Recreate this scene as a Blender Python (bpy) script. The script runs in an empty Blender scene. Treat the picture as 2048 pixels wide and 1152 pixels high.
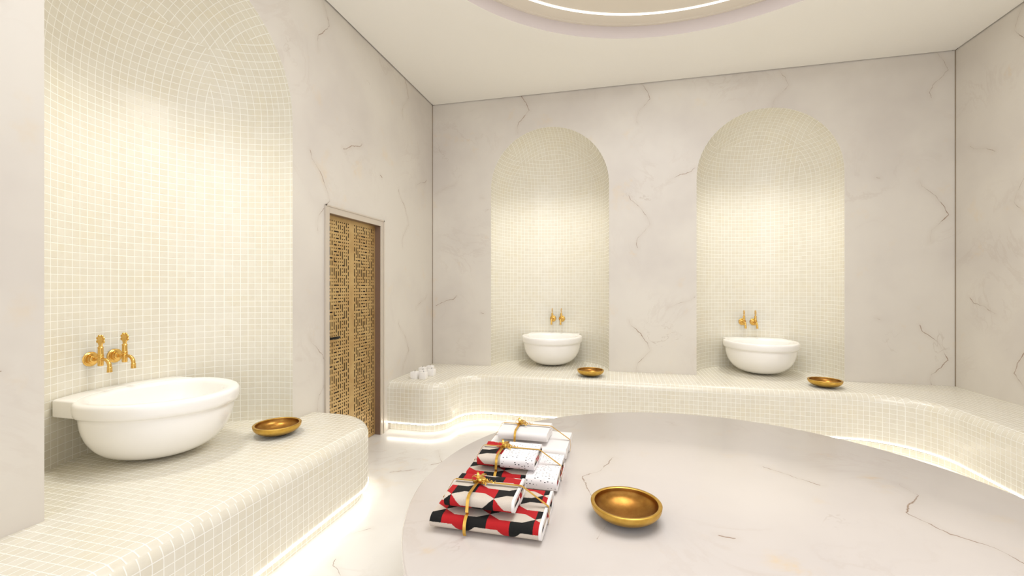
import bpy, bmesh, math, random
from mathutils import Vector, Matrix, noise
random.seed(7)
PI = math.pi
SC = bpy.context.scene
COL = SC.collection
def srgb(r, g, b):
    f = lambda c: (c/255/12.92 if c/255 <= .04045 else ((c/255+.055)/1.055)**2.4)
    return (f(r), f(g), f(b), 1)

# ------------------------------------------------------------------ node helper
class NT:
    def __init__(s, name):
        s.m = bpy.data.materials.new(name); s.m.use_nodes = True
        s.t = s.m.node_tree; s.n = s.t.nodes; s.l = s.t.links
        s.b = s.n['Principled BSDF']
    def node(s, kind, **kw):
        n = s.n.new(kind)
        for k, v in kw.items(): setattr(n, k, v)
        return n
    def put(s, sock, v):
        if isinstance(v, bpy.types.NodeSocket): s.l.new(v, sock)
        else: sock.default_value = v
    def m_(s, op, a, b=None, c=None, clamp=False):
        n = s.node('ShaderNodeMath', operation=op, use_clamp=clamp)
        s.put(n.inputs[0], a)
        if b is not None: s.put(n.inputs[1], b)
        if c is not None: s.put(n.inputs[2], c)
        return n.outputs[0]
    def v_(s, op, a, b=None, scale=None):
        n = s.node('ShaderNodeVectorMath', operation=op)
        s.put(n.inputs[0], a)
        if b is not None: s.put(n.inputs[1], b)
        if scale is not None: s.put(n.inputs['Scale'], scale)
        return n.outputs['Value'] if op in ('DOT_PRODUCT', 'LENGTH', 'DISTANCE') else n.outputs['Vector']
    def xyz(s, v):
        n = s.node('ShaderNodeSeparateXYZ'); s.put(n.inputs[0], v); return n.outputs
    def comb(s, x, y, z=0.0):
        n = s.node('ShaderNodeCombineXYZ')
        for i, q in enumerate((x, y, z)): s.put(n.inputs[i], q)
        return n.outputs[0]
    def mix(s, f, a, b):
        n = s.node('ShaderNodeMix', data_type='RGBA')
        s.put(n.inputs[0], f); s.put(n.inputs[6], a); s.put(n.inputs[7], b); return n.outputs[2]
    def mixf(s, f, a, b):
        n = s.node('ShaderNodeMix', data_type='FLOAT')
        s.put(n.inputs[0], f); s.put(n.inputs[2], a); s.put(n.inputs[3], b); return n.outputs[0]
    def noise(s, v, scale, detail=3, rough=.5, dist=0.0):
        n = s.node('ShaderNodeTexNoise'); s.put(n.inputs['Vector'], v)
        n.inputs['Scale'].default_value = scale; n.inputs['Detail'].default_value = detail
        n.inputs['Roughness'].default_value = rough; n.inputs['Distortion'].default_value = dist
        return n.outputs
    def ramp(s, v, a, b):          # smooth 0..1 between a and b
        n = s.node('ShaderNodeMapRange', interpolation_type='SMOOTHSTEP')
        s.put(n.inputs['Value'], v); n.inputs['From Min'].default_value = a; n.inputs['From Max'].default_value = b
        return n.outputs[0]
    def pos(s): return s.node('ShaderNodeNewGeometry').outputs['Position']
    def boxuv(s):
        """metric coordinates on the dominant plane of the surface"""
        g = s.node('ShaderNodeNewGeometry')
        nn = s.xyz(s.v_('ABSOLUTE', g.outputs['Normal'])); p = s.xyz(g.outputs['Position'])
        isx = s.m_('MULTIPLY', s.m_('GREATER_THAN', nn[0], nn[1]), s.m_('GREATER_THAN', nn[0], nn[2]))
        isz = s.m_('MULTIPLY', s.m_('GREATER_THAN', nn[2], nn[1]), s.m_('GREATER_THAN', nn[2], nn[0]))
        u = s.mixf(isx, p[0], p[1]); v = s.mixf(isz, p[2], p[1])
        return u, v, isx, isz
    def bump(s, h, strength, dist=.001):
        n = s.node('ShaderNodeBump'); s.put(n.inputs['Height'], h)
        n.inputs['Strength'].default_value = strength; n.inputs['Distance'].default_value = dist
        s.l.new(n.outputs[0], s.b.inputs['Normal'])
    def set(s, **kw):
        for k, v in kw.items(): s.put(s.b.inputs[k.replace('_', ' ')], v)
        return s.m

def plain(name, col, rough=.5, metal=0.0, **kw):
    t = NT(name); t.set(Base_Color=col, Roughness=rough, Metallic=metal, **kw)
    return t.m

def emit(name, col, st):
    t = NT(name); t.set(Base_Color=col, Emission_Color=col, Emission_Strength=st); return t.m

# ------------------------------------------------------------------ materials
def segs_dist(t, u, v, polys):
    best = None
    P = t.comb(u, v)
    for poly in polys:
        for (a, b) in zip(poly[:-1], poly[1:]):
            ax, ay = a; dx, dy = b[0]-ax, b[1]-ay; L2 = dx*dx+dy*dy
            pa = t.v_('SUBTRACT', P, (ax, ay, 0))
            h = t.m_('MULTIPLY', t.v_('DOT_PRODUCT', pa, (dx, dy, 0)), 1/L2, clamp=True)
            d = t.v_('LENGTH', t.v_('SUBTRACT', pa, t.v_('SCALE', (dx, dy, 0), scale=h)))
            best = d if best is None else t.m_('MINIMUM', best, d)
    return best

WALL_POLYS = [
    [(.20, 1.02), (.215, .97), (.33, .87), (.40, .76), (.43, .68)],
    [(.43, .68), (.36, .60), (.30, .54)], [(.30, .54), (.28, .48), (.29, .42)],
    [(.62, 1.16), (.74, 1.22), (.86, 1.25), (.90, 1.29)],
    [(1.22, 1.08), (1.25, 1.07)],
]
def marble(name, polys, period=None, rough=.14, base=(218, 213, 204), grey=(197, 190, 184), extra_scale=1.0, strong=1.0):
    t = NT(name)
    u, v, isx, isz = t.boxuv()
    p = t.pos()
    wob = t.noise(p, 13, 3, .6); wx = t.xyz(wob['Color'])
    wu = t.m_('MULTIPLY_ADD', wx[0], .035, t.m_('SUBTRACT', u, .017)); wv = t.m_('MULTIPLY_ADD', wx[1], .035, t.m_('SUBTRACT', v, .017))
    if period:
        cu = t.m_('PINGPONG', 0, 0)
        cu = t.m_('MULTIPLY', t.m_('FRACT', t.m_('DIVIDE', t.m_('ADD', wu, .084), period[0])), period[0])
        cv = t.m_('MULTIPLY', t.m_('FRACT', t.m_('DIVIDE', t.m_('ADD', wv, -.065), period[1])), period[1])
    else: cu, cv = wu, wv
    d = segs_dist(t, cu, cv, polys)
    n1 = t.noise(p, 5.5, 3, .6)[0]
    wid = t.m_('MULTIPLY', t.ramp(n1, .40, .66), .0048)
    line = t.m_('SUBTRACT', 1, t.m_('DIVIDE', d, t.m_('ADD', wid, .0007), clamp=True))
    halo = t.m_('SUBTRACT', 1, t.ramp(d, 0, .05))
    # free veins: where a distorted noise crosses a level
    q = t.noise(p, 1.1*extra_scale, 5, .6, .9)[0]
    w1 = t.m_('ABSOLUTE', t.m_('SUBTRACT', q, .5))
    gate = t.ramp(t.noise(p, 1.7, 2)[0], .62, .76)
    vein = t.m_('MULTIPLY', t.m_('SUBTRACT', 1, t.ramp(w1, 0, .006)), gate)
    q2 = t.noise(t.v_('ADD', p, (7.3, 2.2, 9.1)), 1.6, 6, .62, 1.3)[0]
    w2 = t.m_('ABSOLUTE', t.m_('SUBTRACT', q2, .5))
    soft = t.m_('SUBTRACT', 1, t.ramp(w2, 0, .035))
    softg = t.m_('MULTIPLY', soft, t.ramp(t.noise(t.v_('ADD', p, (3, 8, 1)), 1.3, 2)[0], .45, .75))
    cloud = t.ramp(t.noise(p, .8, 4, .55)[0], .35, .75)
    c = t.mix(t.m_('MULTIPLY', cloud, .75), srgb(*base), srgb(*grey))
    c = t.mix(t.m_('MULTIPLY', softg, .32), c, srgb(192, 180, 170))
    gold = t.m_('MULTIPLY', t.ramp(t.noise(t.v_('ADD', p, (1, 4, 6)), 3.4, 4, .6)[0], .60, .76), t.m_('ADD', softg, .25, clamp=True))
    c = t.mix(t.m_('MULTIPLY', gold, .7), c, srgb(222, 192, 140))
    c = t.mix(t.m_('MULTIPLY', halo, .16), c, srgb(190, 178, 165))
    c = t.mix(t.m_('MULTIPLY', vein, .35*strong), c, srgb(150, 128, 105))
    c = t.mix(t.m_('MULTIPLY', line, t.mixf(t.ramp(n1, .35, .65), .4, .95)), c, t.mix(n1, srgb(90, 80, 72), srgb(150, 110, 70)))
    t.set(Base_Color=c, Roughness=rough)
    t.b.inputs['IOR'].default_value = 1.45
    return t.m

def mosaic(name, size=.042, tile=(223, 219, 206), grout=(238, 237, 230), dark=(210, 203, 185)):
    t = NT(name)
    u, v, isx, isz = t.boxuv()
    pu = t.m_('DIVIDE', u, size); pv = t.m_('DIVIDE', t.m_('SUBTRACT', v, .012), size)
    fu = t.m_('ABSOLUTE', t.m_('SUBTRACT', t.m_('FRACT', pu), .5)); fv = t.m_('ABSOLUTE', t.m_('SUBTRACT', t.m_('FRACT', pv), .5))
    e = t.m_('MAXIMUM', fu, fv)
    g = t.ramp(e, .445, .468)
    cell = t.comb(t.m_('FLOOR', pu), t.m_('FLOOR', pv), t.m_('ADD', isx, t.m_('MULTIPLY', isz, 2)))
    wn = t.node('ShaderNodeTexWhiteNoise'); t.put(wn.inputs['Vector'], cell); r = wn.outputs['Value']
    p = t.pos()
    n = t.noise(p, 5, 4, .6)[0]; n2 = t.noise(t.v_('ADD', p, (4, 4, 4)), 24, 4, .65)[0]
    c = t.mix(t.m_('MULTIPLY', r, .35), srgb(*tile), srgb(*dark))
    c = t.mix(t.m_('MULTIPLY', t.ramp(n, .45, .75), .45), c, srgb(220, 212, 188))
    c = t.mix(t.m_('MULTIPLY', t.ramp(n2, .5, .8), .35), c, srgb(204, 195, 177))
    c = t.mix(g, c, srgb(*grout))
    t.set(Base_Color=c, Roughness=t.mixf(g, .24, .6))
    t.bump(t.m_('SUBTRACT', 1, t.ramp(e, .40, .47)), .35, .0012)
    return t.m

M = {}
M['wall'] = marble('cream_marble_wall', WALL_POLYS, (1.39, 1.418), rough=.38)
M['tabletop'] = marble('cream_marble_table', [
    [(1.33, 2.53), (1.34, 2.41), (1.29, 2.34), (1.21, 2.25), (1.19, 2.21), (1.25, 2.06), (1.35, 1.99), (1.38, 1.85), (1.44, 1.6)],
    [(-.03, 2.54), (-.09, 2.34), (-.18, 2.25), (-.13, 2.08), (-.04, 1.86), (-.08, 1.7)], [(.38, 1.84), (.43, 1.83)], [(.38, 3.25), (.36, 3.3)], [(.75, 2.6), (.95, 2.42)]], rough=.22, base=(212, 205, 199), grey=(200, 193, 188))
M['floor'] = marble('cream_marble_floor', [
    [(-1.47, 2.06), (-1.45, 2.01), (-1.36, 1.95)], [(-1.45, 2.37), (-1.54, 2.29), (-1.57, 2.2)],
    [(-1.56, 3.64), (-1.43, 3.41), (-1.49, 3.34)], [(-1.75, 3.13), (-1.58, 3.22)]], rough=.20, base=(228, 226, 221), grey=(212, 208, 204))
M['mosaic'] = mosaic('cream_mosaic')
M['ceiling'] = plain('ceiling_paint', srgb(240, 238, 232), .7)
M['lilac'] = plain('ceiling_riser_paint', srgb(205, 196, 194), .6)
M['beige'] = plain('ceiling_inner_paint', srgb(222, 214, 200), .7)
M['ceramic'] = plain('white_ceramic', srgb(243, 241, 238), .22)
M['ceramic'].node_tree.nodes['Principled BSDF'].inputs['Coat Weight'].default_value = .3
M['casing'] = plain('door_casing_paint', srgb(205, 195, 182), .35, .25)
M['jamb'] = plain('door_jamb_taupe', srgb(132, 108, 92), .4, .2)
M['edge_shade'] = plain('edge_shade_dark', srgb(95, 80, 65), .8)  # shade along the ceiling edge, put into the colour
M['corner_shade'] = plain('corner_shade_paint', srgb(150, 136, 118), .7)  # shade of the wall corners as a colour
M['slot_shade'] = plain('lattice_slot_shade', srgb(44, 27, 17), .7)  # slot sides darkened: their shade is painted into the colour
M['dark'] = plain('door_backing_dark', srgb(36, 21, 14), .7)
M['black'] = plain('black_metal', srgb(22, 22, 22), .35, .6)
M['wax'] = plain('white_wax', srgb(240, 238, 236), .5)
M['wick'] = plain('wick', srgb(25, 20, 18), .9)
M['led'] = emit('led_strip', srgb(255, 249, 236), 13.0)
M['ring'] = emit('ceiling_ring_light', srgb(255, 252, 250), 1.1)

def gold(name, c1, c2, rough, sc=30, metal=1.0):
    t = NT(name); n = t.noise(t.node('ShaderNodeTexCoord').outputs['Object'], sc, 5, .6)[0]
    t.set(Base_Color=t.mix(t.ramp(n, .3, .7), c1, c2), Metallic=metal, Roughness=t.mixf(n, rough-.02, rough+.03))
    return t.m
M['gold'] = gold('brushed_gold', srgb(216, 176, 88), srgb(204, 162, 76), .36)
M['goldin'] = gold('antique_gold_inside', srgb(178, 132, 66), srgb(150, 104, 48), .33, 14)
M['tap'] = gold('polished_gold_tap', srgb(228, 188, 108), srgb(220, 178, 98), .24, 12)
M['ribbon'] = gold('gold_ribbon', srgb(232, 190, 96), srgb(216, 170, 76), .30, 20, .85)
M['brass'] = gold('brass_lattice', srgb(200, 170, 116), srgb(182, 148, 94), .42, 6, .4)

def towel_mat(name, kind, W=.182, H=.095, A=.031):
    t = NT(name)
    uv = t.xyz(t.node('ShaderNodeUVMap').outputs[0]); U, V = uv[0], uv[1]
    p = t.node('ShaderNodeTexCoord').outputs['Object']
    tn = t.noise(p, 420, 2, .7)
    if kind == 'pattern':
        jit = t.xyz(tn['Color'])
        U = t.m_('MULTIPLY_ADD', jit[0], .006, U); V = t.m_('MULTIPLY_ADD', jit[1], .006, V)
        r = t.m_('ROUND', t.m_('DIVIDE', V, H)); dy = t.m_('SUBTRACT', V, t.m_('MULTIPLY', r, H))
        def lx_of(row): 
            odd = t.m_('ABSOLUTE', t.m_('MODULO', row, 2))
            return t.m_('MULTIPLY', t.m_('FRACT', t.m_('DIVIDE', t.m_('SUBTRACT', U, t.m_('MULTIPLY', odd, W/2)), W)), W)
        lx = lx_of(r)
        edge = t.m_('MINIMUM', lx, t.m_('SUBTRACT', W, lx))
        lim = t.m_('MULTIPLY', t.m_('DIVIDE', edge, .25*W, clamp=True), A)
        beige = t.m_('LESS_THAN', t.m_('ABSOLUTE', dy), lim)
        fl = lx_of(t.m_('FLOOR', t.m_('DIVIDE', V, H)))
        black = t.m_('LESS_THAN', fl, W/2)
        bc = t.mix(tn[0], srgb(190, 178, 164), srgb(216, 206, 194))
        c = t.mix(black, srgb(176, 20, 26), srgb(11, 11, 10))
        c = t.mix(beige, c, bc)
    elif kind == 'dots':
        vo = t.node('ShaderNodeTexVoronoi', feature='F1'); t.put(vo.inputs['Vector'], t.v_('MULTIPLY', t.comb(U, V), (62, 95, 1)))
        vo.inputs['Scale'].default_value = 1.0; vo.inputs['Randomness'].default_value = .55
        dash = t.v_('SUBTRACT', t.v_('MULTIPLY', t.comb(U, V), (62, 95, 1)), vo.outputs['Position'])
        dv = t.v_('LENGTH', t.v_('MULTIPLY', dash, (1.0, 1.7, 1)))
        c = t.mix(t.m_('LESS_THAN', dv, .25), srgb(238, 235, 236), srgb(40, 36, 38))
    else:
        c = t.mix(tn[0], srgb(226, 222, 220), srgb(240, 237, 235))
    t.set(Base_Color=c, Roughness=.95)
    t.b.inputs['Sheen Weight'].default_value = 0 if kind == 'pattern' else .1
    t.bump(tn[0], .5 if kind != 'dots' else .15, .0015)
    return t.m
M['pattern'] = towel_mat('red_black_cream_terry', 'pattern')
M['pattern_small'] = towel_mat('red_black_cream_terry_small', 'pattern', .178, .105, .031)
M['dots'] = towel_mat('white_dashed_cotton', 'dots')
M['white'] = towel_mat('white_terry', 'white')

# ------------------------------------------------------------------ object helpers
def obj(name, bm, mat, parent=None, smooth=True, angle=40, loc=None):
    me = bpy.data.meshes.new(name)
    bmesh.ops.recalc_face_normals(bm, faces=bm.faces) if getattr(bm, '_rc', False) else None
    bm.to_mesh(me); bm.free()
    for m in (mat if isinstance(mat, (list, tuple)) else [mat]): me.materials.append(m)
    if smooth:
        me.shade_smooth() if hasattr(me, 'shade_smooth') else None
        if angle < 180: me.set_sharp_from_angle(angle=math.radians(angle))
    o = bpy.data.objects.new(name, me); COL.objects.link(o)
    if parent: o.parent = parent
    if loc: o.location = loc
    return o
def thing(name, label, cat, loc=(0, 0, 0), rz=0, group=None):
    o = bpy.data.objects.new(name, None); COL.objects.link(o); o.empty_display_size = .1
    o.location = loc; o.rotation_euler = (0, 0, rz)
    if cat: o['category'] = cat
    o['label'] = label
    if group: o['group'] = group
    return o
def copy_tree(o, parent=None):
    c = o.copy(); COL.objects.link(c); c.parent = parent
    for ch in [x for x in bpy.data.objects if x.parent == o]: copy_tree(ch, c)
    return c
def box(bm, x0, x1, y0, y1, z0, z1, bev=0, seg=2):
    r = bmesh.ops.create_cube(bm, size=1)
    bmesh.ops.scale(bm, vec=(x1-x0, y1-y0, z1-z0), verts=r['verts'])
    bmesh.ops.translate(bm, vec=((x0+x1)/2, (y0+y1)/2, (z0+z1)/2), verts=r['verts'])
    if bev: bmesh.ops.bevel(bm, geom=list({e for v in r['verts'] for e in v.link_edges}), offset=bev, segments=seg, affect='EDGES', profile=.5)
def lathe(bm, prof, n=48, mat=Matrix(), fr=None):
    rings = []
    for (r, z) in prof:
        if r < 1e-6: rings.append([bm.verts.new(mat @ Vector((0, 0, z)))])
        else: rings.append([bm.verts.new(mat @ Vector((r*math.cos(2*PI*i/n)*(fr(i/n)[0] if fr else 1), r*math.sin(2*PI*i/n)*(fr(i/n)[1] if fr else 1), z))) for i in range(n)])
    for a, b in zip(rings[:-1], rings[1:]):
        for i in range(n):
            j = (i+1) % n
            vs = []
            for v in ((a[i % len(a)], a[j % len(a)], b[j % len(b)], b[i % len(b)])):
                if v not in vs: vs.append(v)
            if len(vs) > 2: bm.faces.new(vs)
def tube(bm, pts, rad, n=16):
    pts = [Vector(p) for p in pts]; rings = []
    up = None
    for i, p in enumerate(pts):
        d = (pts[min(i+1, len(pts)-1)]-pts[max(i-1, 0)]).normalized()
        if up is None: up = Vector((0, 1, 0)) if abs(d.y) < .9 else Vector((0, 0, 1))
        s = d.cross(up).normalized(); up = s.cross(d).normalized()
        r = rad[i] if isinstance(rad, (list, tuple)) else rad
        rings.append([bm.verts.new(p+(s*math.cos(2*PI*k/n)+up*math.sin(2*PI*k/n))*r) for k in range(n)])
    for a, b in zip(rings[:-1], rings[1:]):
        for k in range(n): bm.faces.new((a[k], a[(k+1) % n], b[(k+1) % n], b[k]))
    bm.faces.new(rings[0][::-1]); bm.faces.new(rings[-1])
def torus(bm, c, ax_u, ax_v, R, r, n=20, m=10):
    ax_w = ax_u.cross(ax_v); rings = []
    for i in range(n):
        a = 2*PI*i/n; d = ax_u*math.cos(a)+ax_v*math.sin(a)
        rings.append([bm.verts.new(c+d*(R+r*math.cos(2*PI*k/m))+ax_w*r*math.sin(2*PI*k/m)) for k in range(m)])
    for i in range(n):
        a, b = rings[i], rings[(i+1) % n]
        for k in range(m): bm.faces.new((a[k], b[k], b[(k+1) % m], a[(k+1) % m]))

# ------------------------------------------------------------------ the room
XL, XR, YB, YF = -2.29, 3.185, 5.166, -.75
ZC, ZB = 3.761, .494
NR, NS = .706, 2.655              # niche radius, spring height
def arc(cx, cy, r, a0, a1, n):
    return [(cx+r*math.cos(math.radians(a0+(a1-a0)*i/n)), cy+r*math.sin(math.radians(a0+(a1-a0)*i/n))) for i in range(n+1)]

def wall(name, frame, s0, s1, holes, mat, label):
    """frame(s, depth, z) -> point;  holes: ('arch', centre) or ('rect', a, b, ztop)"""
    bm = bmesh.new()
    br = [s0, s1]
    for h in holes:
        if h[0] == 'arch': br += [h[1]-NR*math.cos(PI*i/64) for i in range(65)]
        else: br += [h[1], h[2]]
    br = sorted(set(round(b, 6) for b in br))
    TOP = ZC+.03
    def q(a, b, za0, zb0, za1, zb1):
        f = bm.faces.new([bm.verts.new(frame(a, 0, za0)), bm.verts.new(frame(b, 0, zb0)), bm.verts.new(frame(b, 0, zb1)), bm.verts.new(frame(a, 0, za1))])
    for a, b in zip(br[:-1], br[1:]):
        m = (a+b)/2; hit = None
        for h in holes:
            if h[0] == 'arch' and abs(m-h[1]) < NR: hit = h
            if h[0] == 'rect' and h[1] < m < h[2]: hit = h
        if not hit: q(a, b, 0, 0, TOP, TOP)
        elif hit[0] == 'rect': q(a, b, hit[3], hit[3], TOP, TOP)
        else:
            za = NS+math.sqrt(max(0, NR**2-(a-hit[1])**2)); zb = NS+math.sqrt(max(0, NR**2-(b-hit[1])**2))
            q(a, b, za, zb, TOP, TOP); q(a, b, 0, 0, ZB, ZB)
    bmesh.ops.remove_doubles(bm, verts=bm.verts, dist=1e-5)
    o = obj(name, bm, mat, smooth=False); o['kind'] = 'structure'; o['label'] = label
    for h in holes:
        if h[0] != 'arch': continue
        bm = bmesh.new(); n = 64
        E = .012                                        # eased tile edge at the opening
        rows = []
        zs = [ZB-.01+(NS-ZB+.01)*i/20 for i in range(21)]
        for z in zs:
            rows.append([bm.verts.new(frame(h[1]-NR*math.cos(PI*i/n), NR*math.sin(PI*i/n), z)) for i in range(n+1)])
        for k in range(1, 25):
            ph = PI/2*k/24; rr = NR*math.cos(ph)
            # sphere poled upwards: latitude ph
            rows.append([bm.verts.new(frame(h[1]-rr*math.cos(PI*i/n), rr*math.sin(PI*i/n), NS+NR*math.sin(ph))) for i in range(n+1)])
        for a, b in zip(rows[:-1], rows[1:]):
            for i in range(n): bm.faces.new((a[i], a[i+1], b[i+1], b[i]))
        bmesh.ops.remove_doubles(bm, verts=bm.verts, dist=1e-5)
        obj('niche', bm, M['mosaic'], o, angle=180)
    return o
wl = wall('wall_left', lambda s, d, z: Vector((XL-d, s, z)), YF, YB, [('arch', 2.004), ('rect', 3.115, 3.907, 2.06)], M['wall'], 'cream marble wall with tiled niche and lattice door')
wb = wall('wall_back', lambda s, d, z: Vector((s, YB+d, z)), XL, XR, [('arch', -.812), ('arch', 1.54)], M['wall'], 'cream marble wall with two arched tiled niches')
wr = wall('wall_right', lambda s, d, z: Vector((XR+d, s, z)), YF, YB, [], M['wall'], 'cream marble wall right of the niches')
#wf = wall('wall_front', lambda s, d, z: Vector((s, YF, z)), XL, XR, [], M['wall'], 'cream marble wall behind the viewer')

bm = bmesh.new(); box(bm, XL-.08, XR, YF, YB, -.05, 0)
o = obj('floor', bm, M['floor'], smooth=False); o['kind'] = 'structure'; o['label'] = 'glossy pale marble floor'

for i, x in enumerate((XL, XR)):  # dark strips added in the wall corners as painted shade
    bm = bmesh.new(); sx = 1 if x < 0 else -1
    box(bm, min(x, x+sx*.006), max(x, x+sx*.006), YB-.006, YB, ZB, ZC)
    o = obj('corner_shade_strip_%d' % (i+1), bm, M['corner_shade'], smooth=False); o['kind'] = 'structure'; o['label'] = 'thin dark strip painted in as shade where the marble walls meet'
# ceiling with round recess
CX, CY, CR = .46, 2.28, 1.94
def ringfill(bm, cx, cy, r, z, x0, x1, y0, y1, z2=None):
    n = 128; A = []; B = []
    angs = sorted(set([2*PI*i/n for i in range(n)]+[math.atan2(y-cy, x-cx) % (2*PI) for x in (x0, x1) for y in (y0, y1)]))
    for a in angs:
        c, s = math.cos(a), math.sin(a)
        A.append(bm.verts.new((cx+r*c, cy+r*s, z)))
        t = min(((x1-cx)/c if c > 1e-9 else (x0-cx)/c if c < -1e-9 else 1e9), ((y1-cy)/s if s > 1e-9 else (y0-cy)/s if s < -1e-9 else 1e9))
        B.append(bm.verts.new((cx+t*c, cy+t*s, z)))
    for i in range(len(A)):
        j = (i+1) % len(A); bm.faces.new((A[i], B[i], B[j], A[j]))
g = .010
bm = bmesh.new(); ringfill(bm, CX, CY, CR+.23, ZC, XL+g, XR-g, YF+g, YB-g)
lathe(bm, [(CR+.23, ZC), (CR+.22, ZC-.012), (CR, ZC-.012)], 128, Matrix.Translation((CX, CY, 0)))
oc = obj('ceiling', bm, M['ceiling'], angle=30); oc['kind'] = 'structure'; oc['label'] = 'cream ceiling with round recess'
bm = bmesh.new()
for (a, b, c, d) in ((XL, XL+g, YF, YB), (XR-g, XR, YF, YB), (XL, XR, YF, YF+g), (XL, XR, YB-g, YB)):
    box(bm, a, b, c, d, ZC+.02, ZC+.03)
for (a, b, c, d) in ((XL+g, XL+g+.02, YF, YB), (XR-g-.02, XR-g, YF, YB), (XL, XR, YF+g, YF+g+.02), (XL, XR, YB-g-.02, YB-g)):
    box(bm, a, b, c, d, ZC+.0005, ZC+.03)
obj('edge_shade_gap', bm, M['edge_shade'], oc, smooth=False)  # dark strips added as edge shade; inner ones block outside light
bm = bmesh.new(); lathe(bm, [(CR, ZC-.012), (CR, ZC+.098)], 128, Matrix.Translation((CX, CY, 0)))
obj('recess_riser', bm, M['lilac'], oc, angle=180)
bm = bmesh.new(); lathe(bm, [(CR, ZC+.098), (CR-.02, ZC+.098), (CR-.02, ZC+.108), (CR-.028, ZC+.112), (CR-.034, ZC+.108), (CR-.06, ZC+.108), (1.82, ZC+.118), (0, ZC+.118)], 128, Matrix.Translation((CX, CY, 0)))
obj('recess_ceiling', bm, M['beige'], oc, angle=20)
bm = bmesh.new(); lathe(bm, [(1.80, ZC+.117), (1.798, ZC+.112), (1.778, ZC+.112), (1.776, ZC+.117)], 128, Matrix.Translation((CX, CY, 0)))
o = obj('ring_light', bm, M['ring'], angle=30)
o['label'] = 'thin white glowing ring of light in the round ceiling recess'; o['category'] = 'ceiling light'

# ------------------------------------------------------------------ benches
def densify(pts, step=.05):
    pts = [p for i, p in enumerate(pts) if i == 0 or math.dist(p, pts[i-1]) > 1e-4]
    out = [pts[0]]
    for a, b in zip(pts[:-1], pts[1:]):
        L = math.dist(a, b); n = max(1, int(L/step))
        for i in range(1, n+1): out.append((a[0]+(b[0]-a[0])*i/n, a[1]+(b[1]-a[1])*i/n))
    return out
def offs(path, d, clampf=None):
    out = []
    for i, p in enumerate(path):
        a = path[max(i-1, 0)]; b = path[min(i+1, len(path)-1)]
        dx, dy = b[0]-a[0], b[1]-a[1]; L = math.hypot(dx, dy)
        out.append((p[0]-dy/L*d, p[1]+dx/L*d))
    return out
def sweep(bm, path, prof):
    """prof: list of (inset, z)"""
    rows = [[bm.verts.new((x, y, z)) for (x, y) in offs(path, d)] for (d, z) in prof]
    for a, b in zip(rows[:-1], rows[1:]):
        for i in range(len(path)-1): bm.faces.new((a[i], a[i+1], b[i+1], b[i]))
    return rows
def bench(name, label, path, back, niches):
    t = thing(name, label, 'bench')
    R = .075; path = densify(path)
    prof = [(.10, .088), (0, .088), (0, .092)] + [(0, .092+(ZB-R-.092)*i/4) for i in range(1, 5)] + [(R*(1-math.cos(a)), ZB-R+R*math.sin(a)) for a in [PI/2*i/10 for i in range(1, 11)]]
    bm = bmesh.new(); rows = sweep(bm, path, prof)
    A = rows[-1]; B = [bm.verts.new((x, y, ZB)) for (x, y) in densify(back, .06)]
    i = j = 0
    while i < len(A)-1 or j < len(B)-1:
        da = (A[i+1].co-B[j].co).length if i < len(A)-1 else 1e9
        db = (A[i].co-B[j+1].co).length if j < len(B)-1 else 1e9
        if da < db: bm.faces.new((A[i], A[i+1], B[j])); i += 1
        else: bm.faces.new((A[i], B[j+1], B[j])); j += 1
    for n_ in niches:
        bm.faces.new([bm.verts.new((x, y, ZB)) for (x, y) in n_])
    bmesh.ops.recalc_face_normals(bm, faces=bm.faces)
    obj('bench_body', bm, M['mosaic'], t, angle=50)
    bm = bmesh.new(); sweep(bm, path, [(.045, 0), (.045, .088)]); obj('plinth', bm, M['mosaic'], t, angle=50)
    bm = bmesh.new(); sweep(bm, path, [(.002, .0875), (-.003, .0875), (-.003, .080), (.006, .079)]); obj('light_strip', bm, M['led'], t, angle=50)
    bm = bmesh.new(); sweep(bm, path, [(.006, .087), (.006, .077), (.046, .075), (.046, .087)]); obj('strip_baffle', bm, M['casing'], t, angle=50)  # added lip that keeps the strip's direct light off the plinth
    return t
def nichepts(kind, c, rev=False):
    pts = [(-NR*math.cos(PI*i/48), NR*math.sin(PI*i/48)) for i in range(49)]
    if rev: pts = pts[::-1]
    return [((XL-d, c+s) if kind == 'L' else (c+s, YB+d)) for (s, d) in pts]
pl = [(-1.67, YF), (-1.67, 2.57)] + arc(-2.08, 2.58, .41, 0, 90, 16)[1:] + [(XL, 2.99)]
bench('tiled_bench', 'left mosaic tiled bench under the nearest niche, holding the large basin', pl, [(XL, YF), (XL, 2.90)], [nichepts('L', 2.004)])
pb = [(XL, 4.05)] + arc(-1.92, 4.30, .25, -90, 0, 12) + arc(-1.37, 4.30, .30, 180, 90, 14) + arc(2.06, 4.09, .50, 90, 0, 18) + [(2.56, YF)]
bench('tiled_bench', 'long mosaic tiled bench running under the two far niches and curving along the right wall', pb,
      [(XL, YB), (XR, YB), (XR, YF)], [nichepts('B', 1.54), nichepts('B', -.812)])

# ------------------------------------------------------------------ round table
t = thing('round_platform', 'large round marble platform in the middle of the room, holding the towels', 'platform', (.44, 2.158, 0))
bm = bmesh.new(); lathe(bm, [(0, .3), (1.37, .3), (1.385, .31), (1.395, .484), (1.392, .490), (1.386, .494), (0, .494)], 160)
obj('top_slab', bm, M['tabletop'], t, angle=50)
bm = bmesh.new(); lathe(bm, [(1.385, 0), (1.385, .31)], 160); obj('base', bm, M['tabletop'], t)

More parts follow.
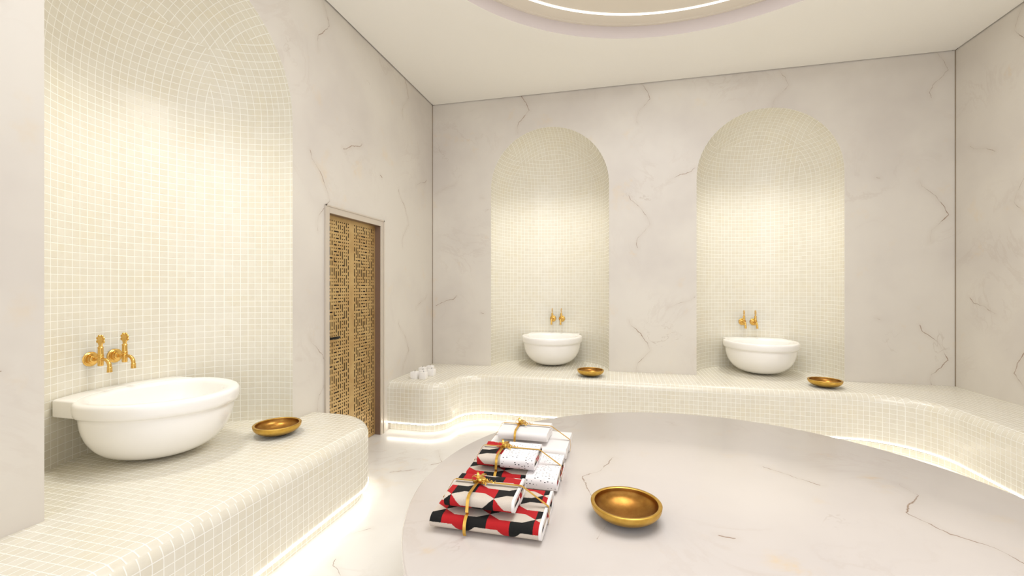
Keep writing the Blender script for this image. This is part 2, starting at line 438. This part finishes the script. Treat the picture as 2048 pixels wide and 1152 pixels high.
# ------------------------------------------------------------------ door
d = thing('door_1', 'pierced brass lattice door leaf in a pale casing with black lever handle', None, (XL, 3.51, 0)); d['kind'] = 'structure'
Y0, Y1, ZT = -.395, .397, 2.06
bm = bmesh.new()
box(bm, 0, .012, Y0-.055, Y0, 0, ZT+.062, .002); box(bm, 0, .012, Y1, Y1+.058, 0, ZT+.062, .002); box(bm, 0, .012, Y0, Y1, ZT, ZT+.062, .002)
box(bm, .012, .018, Y0-.055, Y0-.04, 0, ZT+.062, .001); box(bm, .012, .018, Y1+.043, Y1+.058, 0, ZT+.062, .001); box(bm, .012, .018, Y0-.055, Y1+.058, ZT+.05, ZT+.062, .001)
obj('door_casing', bm, M['casing'], d, smooth=False)
bm = bmesh.new()
box(bm, -.09, 0, Y0-.012, Y0, 0, ZT); box(bm, -.09, 0, Y1, Y1+.012, 0, ZT); box(bm, -.09, 0, Y0, Y1, ZT, ZT+.012)
obj('door_jamb', bm, M['jamb'], d, smooth=False)
leaf = bmesh.new(); box(leaf, -.075, -.062, Y0, Y1, 0.005, ZT)
lf = obj('door_leaf', leaf, M['dark'], d, smooth=False)
# lattice: brass cells everywhere except randomly grown slots
NW, NH = 25, 32
rnd = random.Random(11)
grid = [[1]*NW for _ in range(NH)]
# slots live on odd nodes and on some links between them
nodes = [(r, c) for r in range(1, NH, 2) for c in range(1, NW, 2)]
free = set(nodes); order = nodes[:]; rnd.shuffle(order)
for nd in order:
    if nd not in free: continue
    L = rnd.choice([1, 2, 2, 3, 3, 4]); cur = nd; free.discard(nd); grid[nd[0]][nd[1]] = 0
    dr = rnd.choice([(2, 0), (-2, 0)]*4+[(0, 2)])
    for _ in range(L-1):
        if rnd.random() < .22: dr = rnd.choice([(2, 0), (-2, 0), (0, 2), (0, -2)])
        nx = (cur[0]+dr[0], cur[1]+dr[1])
        if nx in free:
            free.discard(nx); grid[nx[0]][nx[1]] = 0; grid[(cur[0]+nx[0])//2][(cur[1]+nx[1])//2] = 0; cur = nx
        else: break
bm = bmesh.new()
stile = .05; half = (Y1-Y0-stile-.03)/2; cw = half/NW; rows_n = int((ZT-.05)/cw); ch = (ZT-.04)/rows_n
vc = {}
def V(x, y, z):
    k = (round(x, 5), round(y, 5), round(z, 5))
    if k not in vc: vc[k] = bm.verts.new(k)
    return vc[k]
xf, xb = -.055, -.062
def quad(*vs):
    try: f = bm.faces.new(vs)
    except ValueError: return
    if any(abs(v.co.x-xf) > 1e-4 for v in vs): f.material_index = 1  # slot sides take the painted shade colour
for hv in range(2):
    ys = Y0+.015+hv*(half+stile)
    for r in range(rows_n):
        for c in range(NW):
            solid = grid[r % NH][c] or r == rows_n-1 or r == 0
            q_ = .12
            y0, y1 = (ys+(c+q_*(1 if c % 2 else -1))*cw if c else ys), (ys+(c+1-q_*(1 if c % 2 else -1))*cw if c < NW-1 else ys+NW*cw)
            gz = lambda k: .02+ch*(k+(0 if k in (0, rows_n) else (q_ if (k % NH) % 2 else -q_)))
            z0, z1 = gz(r), gz(r+1)
            if solid: quad(V(xf, y0, z0), V(xf, y1, z0), V(xf, y1, z1), V(xf, y0, z1))
            else:
                S = lambda rr, cc: (rr in (0, rows_n-1)) or cc < 0 or cc >= NW or grid[rr % NH][cc]
                if S(r, c-1): quad(V(xb, y0, z0), V(xf, y0, z0), V(xf, y0, z1), V(xb, y0, z1))
                if S(r, c+1): quad(V(xf, y1, z0), V(xb, y1, z0), V(xb, y1, z1), V(xf, y1, z1))
                if S(r-1, c): quad(V(xb, y0, z0), V(xb, y1, z0), V(xf, y1, z0), V(xf, y0, z0))
                if S(r+1, c): quad(V(xf, y0, z1), V(xf, y1, z1), V(xb, y1, z1), V(xb, y0, z1))
zt = .02+rows_n*ch
for (a, b, c, e) in ((Y0, Y0+.015, .02, zt), (Y1-.015, Y1, .02, zt), (Y0+.015+half, Y0+.015+half+stile, .02, zt), (Y0, Y1, .005, .02), (Y0, Y1, zt, ZT)):
    box(bm, xb, xf, a, b, c, e)
obj('lattice_panel', bm, [M['brass'], M['slot_shade']], lf, smooth=False)
bm = bmesh.new()
box(bm, xf, xf+.008, Y0+.012, Y0+.062, 1.005, 1.06, .002); tube(bm, [(xf+.008, Y0+.037, 1.033), (xf+.045, Y0+.037, 1.033)], .009)
box(bm, xf+.038, xf+.052, Y0+.030, Y0+.165, 1.023, 1.042, .003)
obj('lever_handle', bm, M['black'], lf)
bm = bmesh.new(); box(bm, xf, xf+.008, Y0+.012, Y0+.062, .925, .98, .002); obj('key_plate', bm, M['black'], lf)

# ------------------------------------------------------------------ basins
def make_basin(label, loc, rz):
    t = thing('wash_basin', label, 'basin', loc, rz, 'white half-round wash basins in the niches')
    H = .364; n = 96
    AF, AB, B = .455, .27, .380
    def fr(u):
        c = math.cos(2*PI*u); return (AF if c > 0 else AB, B)
    out = []
    for i in range(0, 25):
        a = PI/2*i/24
        out.append((.93*math.sin(a)**.66, (H-.085)*(1-math.cos(a)**1.02)))
    prof = [(0, 0)]+[p for p in out if p[0] > .05]
    prof += [(.935, H-.083), (.965, H-.080), (.985, H-.070), (.992, H-.055), (.997, H-.035), (.996, H-.022), (.990, H-.012), (.978, H-.005), (.960, H-.001), (.93, H), (.87, H-.002), (.83, H-.007), (.805, H-.015), (.79, H-.03)]
    for i in range(1, 13):
        a = PI/2*i/12; prof.append((.79*math.cos(a)**.8 if i < 12 else 0, H-.03-.22*math.sin(a)))
    bm = bmesh.new(); lathe(bm, prof, n, fr=fr)
    obj('bowl_body', bm, M['ceramic'], t, angle=60)
    # back ledge following the curve of the niche
    bm = bmesh.new(); W = .328
    pts = []
    for i in range(17):
        y = -W+2*W*i/16; pts.append((.34-math.sqrt(.697**2-y*y), y))
    pts += [(-AB*.93*math.sqrt(1-(y/(B*.93))**2), y) for y in [W-2*W*i/16 for i in range(17)]]
    lo = [bm.verts.new((x, y, H-.092)) for x, y in pts]; hi = [bm.verts.new((x, y, H+.0015)) for x, y in pts]
    N = len(pts); bm.faces.new(lo[::-1]); top = bm.faces.new(hi)
    for i in range(N): bm.faces.new((lo[i], lo[(i+1) % N], hi[(i+1) % N], hi[i]))
    bmesh.ops.recalc_face_normals(bm, faces=bm.faces)
    bmesh.ops.bevel(bm, geom=[e for e in bm.edges if e.calc_face_angle(0) > .6], offset=.010, segments=4, affect='EDGES', profile=.5)
    obj('back_ledge', bm, M['ceramic'], t)
    return t
# niche centre line is .34 behind... local x=.34 is the wall plane
bs = make_basin('large white basin on the left bench, nearest of the three', (XL-.34, 2.005, ZB), 0)
b2 = copy_tree(bs); b2.location = (-.815, YB+.34, ZB); b2.rotation_euler = (0, 0, -PI/2); b2['label'] = 'white basin in the niche between the lattice door and the right-hand niche'
b3 = copy_tree(bs); b3.location = (1.555, YB+.34, ZB); b3.rotation_euler = (0, 0, -PI/2); b3['label'] = 'white basin in the right-hand niche, farthest right of the three'

# ------------------------------------------------------------------ taps
def make_tap(label, loc, rz):
    t = thing('water_tap', label, 'tap', loc, rz, 'gold wall taps above the basins')
    RX = Matrix.Rotation(PI/2, 4, 'Y')
    bm = bmesh.new()
    lathe(bm, [(0, -.012), (.040, -.012), (.042, 0), (.042, .006), (.037, .009), (.037, .013), (.034, .016), (.028, .017), (.027, .023), (.020, .025), (.019, .030), (.013, .033), (.012, .038), (0, .038)], 36, RX)
    obj('wall_rosette', bm, M['tap'], t, angle=35)
    bm = bmesh.new(); lathe(bm, [(.008, .03), (.008, .085)], 20, RX); obj('stem', bm, M['tap'], t)
    bm = bmesh.new()
    lathe(bm, [(0, -.036), (.012, -.036), (.014, -.033), (.014, -.004), (.0155, -.002), (.0155, .012), (.0135, .014), (.0155, .017), (.0155, .021), (.0135, .023), (.0155, .026), (.0135, .030), (.013, .050), (.0125, .066), (.0145, .068), (.012, .074), (.009, .078), (0, .078)], 28, Matrix.Translation((.082, 0, 0)))
    obj('tap_body', bm, M['tap'], t, angle=35)
    bm = bmesh.new()
    pts = [(.09, 0, 0), (.115, 0, .002), (.130, 0, -.002), (.142, 0, -.012), (.149, 0, -.026), (.151, 0, -.042)]
    tube(bm, pts, [.0085, .009, .0095, .0100, .0105, .0105], 18)
    lathe(bm, [(.0105, -.040), (.0125, -.042), (.0125, -.046), (.0115, -.047), (.0125, -.050), (.0125, -.054), (.0115, -.055), (.0125, -.058), (.0130, -.070), (.009, -.070), (.009, -.060)], 20, Matrix.Translation((.151, 0, 0)))
    obj('spout', bm, M['tap'], t, angle=50)
    # handle: a lobed, pierced fan standing in the plane of the spout
    bm = bmesh.new(); X = Vector((1, 0, 0)); Z = Vector((0, 0, 1)); Yv = Vector((0, 1, 0)); c = Vector((.082, 0, .112))
    pts = [(-.007, .072), (.007, .072), (.015, .094), (.021, .110), (.014, .126), (0, .134), (-.014, .126), (-.021, .110), (-.015, .094)]
    lo = [bm.verts.new((.082+x, -.004, z)) for x, z in pts]; hi = [bm.verts.new((.082+x, .004, z)) for x, z in pts]
    bm.faces.new(lo); bm.faces.new(hi[::-1])
    for i in range(len(pts)): bm.faces.new((lo[i], hi[i], hi[(i+1) % len(pts)], lo[(i+1) % len(pts)]))
    bmesh.ops.recalc_face_normals(bm, faces=bm.faces)
    for a in (-20, 25, 65, 115, 155, 200):
        q = c+(X*math.cos(math.radians(a))+Z*math.sin(math.radians(a)))*.0235
        torus(bm, q, X, Z, .0058, .0040)
    obj('handle', bm, M['tap'], t, angle=35)
    return t
def wx(c, s): return math.sqrt(NR**2-(s-c)**2)-.002
p0 = make_tap('left gold tap of the pair above the nearest basin', (XL-wx(2.004, 1.902), 1.902, 1.037), 0)
for (lab, loc, rz) in (('right gold tap of the pair above the nearest basin', (XL-wx(2.004, 2.034), 2.034, 1.037), 0),
                       ('left gold tap of the pair in the middle niche', (-.855, YB+wx(-.812, -.855), 1.04), -PI/2),
                       ('right gold tap of the pair in the middle niche', (-.735, YB+wx(-.812, -.735), 1.04), -PI/2),
                       ('left gold tap of the pair in the right-hand niche', (1.465, YB+wx(1.54, 1.465), 1.04), -PI/2),
                       ('right gold tap of the pair in the right-hand niche', (1.590, YB+wx(1.54, 1.590), 1.04), -PI/2)):
    c = copy_tree(p0); c.location = loc; c.rotation_euler = (0, 0, rz); c['label'] = lab

# ------------------------------------------------------------------ gold bowls
def make_bowl(label, loc):
    t = thing('gold_bowl', label, 'bowl', loc, 0, 'shallow gold bowls')
    R, H = .143, .071
    prof = [(0, 0)]
    for i in range(1, 20):
        a = PI/2*i/19; prof.append((R*math.sin(a)**.92, (H-.008)*(1-math.cos(a)**1.0)))
    prof += [(R+.0005, H-.006), (R+.001, H-.002), (R-.001, H), (R-.012, H), (R-.0145, H-.002)]
    bm = bmesh.new(); lathe(bm, prof, 64); obj('outer_shell', bm, M['gold'], t, angle=60)
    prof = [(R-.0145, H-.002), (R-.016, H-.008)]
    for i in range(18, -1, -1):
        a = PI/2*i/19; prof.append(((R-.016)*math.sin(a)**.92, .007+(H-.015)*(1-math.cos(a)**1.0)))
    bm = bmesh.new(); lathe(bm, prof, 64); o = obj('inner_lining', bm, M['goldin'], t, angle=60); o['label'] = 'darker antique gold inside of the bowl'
    return t
g0 = make_bowl('gold bowl on the round marble platform beside the towels', (.030, 1.880, ZB))
for lab, x, y in (('gold bowl on the left bench beside the nearest basin', -2.17, 2.43), ('gold bowl on the back bench beside the middle basin', -.296, 4.84), ('gold bowl on the back bench beside the right-hand basin', 1.94, 4.84)):
    c = copy_tree(g0); c.location = (x, y, ZB); c['label'] = lab

# ------------------------------------------------------------------ candles
def make_candle(label, loc):
    t = thing('cube_candle', label, 'candle', loc, 0, 'white cube candles on the bench end')
    bm = bmesh.new(); box(bm, -.036, .036, -.036, .036, 0, .072, .004); obj('wax_block', bm, M['wax'], t)
    bm = bmesh.new(); tube(bm, [(0, 0, .07), (.001, 0, .079), (.003, 0, .086)], .0022, 8); obj('wick', bm, M['wick'], t)
    return t
c0 = make_candle('white cube candle, front left of the cluster on the bench end', (-2.095, 4.275, ZB))
for lab, x, y in (('white cube candle, front right of the cluster on the bench end', -1.993, 4.270), ('white cube candle right behind the two front candles', -2.050, 4.372),
                  ('white cube candle at the back left of the cluster by the wall', -2.125, 4.530), ('white cube candle farthest back in the cluster', -2.085, 4.640), ('white cube candle alone at the right edge of the cluster', -1.985, 4.455)):
    c = copy_tree(c0); c.location = (x, y, ZB); c['label'] = lab

# ------------------------------------------------------------------ towels
def race(d, s, L, R):
    """point on a flattened loop (y, z), s in 0..1, inset d; starts at the bottom middle, runs to the back"""
    l = L-R; r = max(R-d, .002); per = 4*l+2*PI*r; q = (s % 1)*per
    if q < l: return (q, -r)
    q -= l
    if q < PI*r: a = -PI/2+q/r; return (l+r*math.cos(a), r*math.sin(a))
    q -= PI*r
    if q < 2*l: return (l-q, r)
    q -= 2*l
    if q < PI*r: a = PI/2+q/r; return (-l+r*math.cos(a), r*math.sin(a))
    q -= PI*r
    return (-l+q, -r)
def towel_mesh(x0, x1, yc, z0, Ly, h, th, turns, extra=0.0, nx=40, wob=.0022, seed=0, uoff=(0, 0), vs=1.0):
    bm = bmesh.new(); uvl = bm.loops.layers.uv.new('UVMap')
    R = h/2; pitch = th*1.12
    n = int(96*turns); outer = []; inner = []; arcl = [0]
    pv = None
    for i in range(n+1):
        k = turns*i/n; d = th/2+k*pitch*(1 if k < 99 else 0)
        # keep the first turn at full size so the outside is closed
        d = th/2+max(0, k-.06)*pitch
        y, z = race(d, k, Ly/2, R)
        y2, z2 = race(d, k+.002, Ly/2, R)
        ty, tz = y2-y, z2-z; L = math.hypot(ty, tz) or 1
        ny, nz = tz/L, -ty/L                      # outward
        outer.append((y+ny*(th/2+extra), z+nz*(th/2+extra))); inner.append((y-ny*(th/2-extra*0), z-nz*(th/2)))
        if pv: arcl.append(arcl[-1]+math.dist(pv, (y, z)))
        pv = (y, z)
    loop = outer+inner[::-1]
    ul = arcl+arcl[::-1]
    rows = []
    for j in range(nx+1):
        x = x0+(x1-x0)*j/nx; row = []
        for (y, z) in loop:
            nz_ = noise.noise(Vector((x*9+seed, y*9, z*20)))*wob
            f = (z+R)/(2*R)
            endw = noise.noise(Vector((y*14, z*14, seed+5)))*.004*(1 if j in (0, nx) else 0)
            row.append(bm.verts.new((x+endw*(-1 if j == 0 else 1)*(0 if extra else 1), yc+y+nz_*f, z0+R+z+(abs(nz_)*f if z > -R*.8 else 0)+.0008+extra)))
        rows.append(row)
    N = len(loop)
    for j in range(nx):
        for i in range(N):
            a = i; b = (i+1) % N
            f = bm.faces.new((rows[j][a], rows[j][b], rows[j+1][b], rows[j+1][a]))
            for lp, (jj, ii) in zip(f.loops, ((j, a), (j, b), (j+1, b), (j+1, a))):
                lp[uvl].uv = (x0+(x1-x0)*jj/nx+uoff[0], (-ul[ii]+uoff[1])*vs)
    for row, fl in ((rows[0], 0), (rows[-1], 1)):
        for i in range(n):
            q = (row[i], row[i+1], row[N-2-i], row[N-1-i])
            f = bm.faces.new(q if fl else q[::-1])
            for lp in f.loops: lp[uvl].uv = (uoff[0]+lp.vert.co.x*(1 if fl else -1)+.02*i/n, -arcl[i]+uoff[1])
    bmesh.ops.recalc_face_normals(bm, faces=bm.faces)
    return bm
def strip(bm, pts, w, side, th=.0009):
    """flat ribbon along pts, w wide along 'side'"""
    side = Vector(side).normalized(); P = [Vector(p) for p in pts]; rows = []
    for i, p in enumerate(P):
        dd = (P[min(i+1, len(P)-1)]-P[max(i-1, 0)]).normalized(); nn = dd.cross(side).normalized()
        rows.append([bm.verts.new(p+side*sx*w/2+nn*sy*th/2) for sx, sy in ((-1, -1), (1, -1), (1, 1), (-1, 1))])
    for a, b in zip(rows[:-1], rows[1:]):
        for k in range(4): bm.faces.new((a[k], b[k], b[(k+1) % 4], a[(k+1) % 4]))
    bm.faces.new(rows[0]); bm.faces.new(rows[-1][::-1])
def curl(c, ang, L, hgt, n=14):
    """bow loop: out and back, standing up"""
    out = []
    for i in range(n+1):
        a = 2*PI*i/n; rr = L*(1-math.cos(a))/2
        out.append((c[0]+math.cos(ang)*rr, c[1]+math.sin(ang)*rr, c[2]+hgt*math.sin(a)*.5+hgt*.42*(rr/L)))
    return out
def tail(c, ang, L, n=18):
    return [(c[0]+math.cos(ang)*L*i/n, c[1]+math.sin(ang)*L*i/n, c[2]+.004+.005*math.sin(i*1.5)*(1 if i else 0)) for i in range(n+1)]

TW = [('pattern', 'nearest set, red black and cream', 0.0), ('pattern', 'middle set, patterned with white dashed cuff', .415), ('white', 'farthest set, plain white', .805)]
for k, (mk, desc, dy) in enumerate(TW):
    hb, ht = .072, .066
    X0, X1, YC, LY = -.722, -.280, 1.759+dy, .3375
    x0, x1, yc, ly = -.675, -.392, 1.745+dy, .240
    names = [('red black and cream patterned bath towel with white hem, bottom of the nearest set', 'small red black and cream folded towel on top of the nearest set'),
             ('patterned bath towel with white dashed cuff, bottom of the middle set', 'small patterned towel with white dashed cuff on top of the middle set'),
             ('plain white bath towel, bottom of the farthest set', 'small plain white folded towel on top of the farthest set')][k]
    tb = thing('bath_towel', names[0], 'towel', (-.50, YC, ZB), 0, 'folded towels tied with gold ribbon')
    th_ = thing('hand_towel', names[1], 'towel', (-.53, yc, ZB+hb), 0, 'folded towels tied with gold ribbon')
    def put(bm, nm, mat, par):
        o = obj(nm, bm, mat, par, angle=60)
        o.matrix_parent_inverse = Matrix.Translation(-par.location)
        return o
    put(towel_mesh(X0, X1, YC, ZB, LY, hb, .013, 2.1, seed=k*3, uoff=(.3985+.05*k, .539)), 'folded_cloth', M[mk], tb)
    put(towel_mesh(x0, x1, yc, ZB+hb+.0012, ly, ht, .012, 2.1, seed=k*3+1, uoff=(.470+.03*k, .340)), 'folded_cloth', M['pattern_small' if k < 2 else 'white'], th_)
    if k == 0:
        put(towel_mesh(X1-.008, X1+.003, YC, ZB, LY, hb, .013, 1.0, extra=.0016, nx=3, seed=k*3), 'white_hem', M['white'], tb)['label'] = 'white hem band'
        put(towel_mesh(x1-.008, x1+.003, yc, ZB+hb+.0012, ly, ht, .012, 1.0, extra=.0016, nx=3, seed=k*3+1), 'white_hem', M['white'], th_)['label'] = 'white hem band'
    if k == 1:
        put(towel_mesh(X1-.145, X1+.003, YC, ZB, LY, hb, .010, .96, extra=.0032, nx=16, seed=k*3), 'dashed_cuff', M['dots'], tb)['label'] = 'white cotton cuff with small dark dashes'
        put(towel_mesh(x1-.165, x1+.003, yc, ZB+hb+.0012, ly, ht, .010, .96, extra=.0032, nx=16, seed=k*3+1), 'dashed_cuff', M['dots'], th_)['label'] = 'white cotton cuff with small dark dashes'
    # ribbon
    zt = ZB+hb+ht+.0065; zm = ZB+hb+.005; bx_, by_ = -.573, 1.760+dy
    rb = thing('gold_ribbon', ['gold ribbon with bow tied round the nearest patterned towels', 'gold ribbon with bow tied round the middle towels with dashed cuffs', 'gold ribbon with bow tied round the farthest plain white towels'][k], 'ribbon', (bx_, by_, zt), 0, 'gold ribbons tied round the towels')
    bm = bmesh.new()
    yf, yb_ = YC-LY/2, YC+LY/2; f2, b2_ = yc-ly/2, yc+ly/2
    def rnd_end(y, z0_, h, s, ext=.0035):
        R = h/2; return [(bx_, y+s*(-R)+s*(R+ext)*math.cos(a), z0_+R+(R+ext)*math.sin(a)) for a in [PI/2-PI/2*i/6 for i in range(7)]]
    pf = [(bx_, by_, zt)]+rnd_end(f2, ZB+hb+.001, ht, -1, .005)
    pf += [(bx_, f2-.010, ZB+hb+.012)] + rnd_end(yf, ZB, hb, -1, .005) + [(bx_, yf-.005, ZB+.020), (bx_, yf+.002, ZB+.006)]
    strip(bm, pf, .0125, (1, 0, 0))
    pf = [(bx_, by_, zt)]+rnd_end(b2_, ZB+hb+.001, ht, 1, .005)+rnd_end(yb_, ZB, hb, 1, .005)+[(bx_, yb_-.002, ZB+.006)]
    strip(bm, pf, .0125, (1, 0, 0))
    px = [(bx_, by_, zt), (x1+.002, by_, zt), (x1+.012, by_, zt-.004), (X1-.006, by_, zm+.003), (X1+.006, by_, zm-.006), (X1+.008, by_, ZB+.03), (X1+.006, by_, ZB+.004)]
    strip(bm, px, .0125, (0, 1, 0))
    px = [(bx_, by_, zt), (x0+.002, by_, zt), (x0-.008, by_, zt-.006), (X0+.004, by_, zm), (X0-.006, by_, zm-.012), (X0-.006, by_, ZB+.004)]
    strip(bm, px, .0125, (0, 1, 0))
    o = obj('band', bm, M['ribbon'], rb, angle=30); o.matrix_parent_inverse = Matrix.Translation(-rb.location)
    bm = bmesh.new(); c = (bx_, by_, zt+.002)
    for ang, L, hg in ((PI*.62, .034, .034), (PI*1.05, .026, .026), (-.35, .040, .026), (-.95, .030, .022), (PI*.32, .026, .024)):
        strip(bm, curl(c, ang, L, hg), .009, (-math.sin(ang), math.cos(ang), 0))
    for ang, L in ((-.10, .078), (-.62, .062), (-1.9, .032), (.1, .05)):
        strip(bm, tail(c, ang, L), .007, (-math.sin(ang), math.cos(ang), .4))
    o = obj('bow', bm, M['ribbon'], rb, angle=30); o.matrix_parent_inverse = Matrix.Translation(-rb.location)
    bm = bmesh.new(); box(bm, bx_-.008, bx_+.008, by_-.007, by_+.007, zt, zt+.012, .004); o = obj('knot', bm, M['ribbon'], rb); o.matrix_parent_inverse = Matrix.Translation(-rb.location)

# ------------------------------------------------------------------ lights
def light(name, kind, loc, energy, col, rot=(0, 0, 0), **kw):
    l = bpy.data.lights.new(name, kind); l.energy = energy; l.color = col
    for k, v in kw.items(): setattr(l, k, v)
    o = bpy.data.objects.new(name, l); COL.objects.link(o); o.location = loc; o.rotation_euler = rot
    return o
light('oculus_fill', 'AREA', (CX, CY, ZC+.105), 66, (.97, .98, 1), shape='DISK', size=2.2)  # unseen fill lamp, added in the recess to brighten the room
for (x, y, dx, dy) in ((XL-.14, 2.004, 1, 0), (-.812, YB+.14, 0, -1), (1.54, YB+.14, 0, -1)):
    light('niche_downlight', 'SPOT', (x, y, NS+.60), 68, (1, .975, .91), spot_size=math.radians(96), spot_blend=1.0, shadow_soft_size=.2)

w = bpy.data.worlds.new('World'); SC.world = w; w.use_nodes = True
w.node_tree.nodes['Background'].inputs[0].default_value = (.97, .965, 1, 1); w.node_tree.nodes['Background'].inputs[1].default_value = 1.2

cam = bpy.data.cameras.new('Camera'); co = bpy.data.objects.new('Camera', cam); COL.objects.link(co)
cam.sensor_width = 36; cam.lens = 878*36/2048; cam.clip_start = .01
co.location = (0, 0, 1.45); co.rotation_euler = (PI/2, 0, math.radians(13.64))
SC.camera = co
SC.view_settings.view_transform = 'Standard'; SC.view_settings.look = 'None'; SC.view_settings.gamma = 1; SC.view_settings.use_curve_mapping = False
SC.view_settings.exposure = 0.32
SC.cycles.max_bounces = 10; SC.cycles.diffuse_bounces = 8; SC.cycles.sample_clamp_indirect = 6
SC.cycles.caustics_reflective = False; SC.cycles.caustics_refractive = False
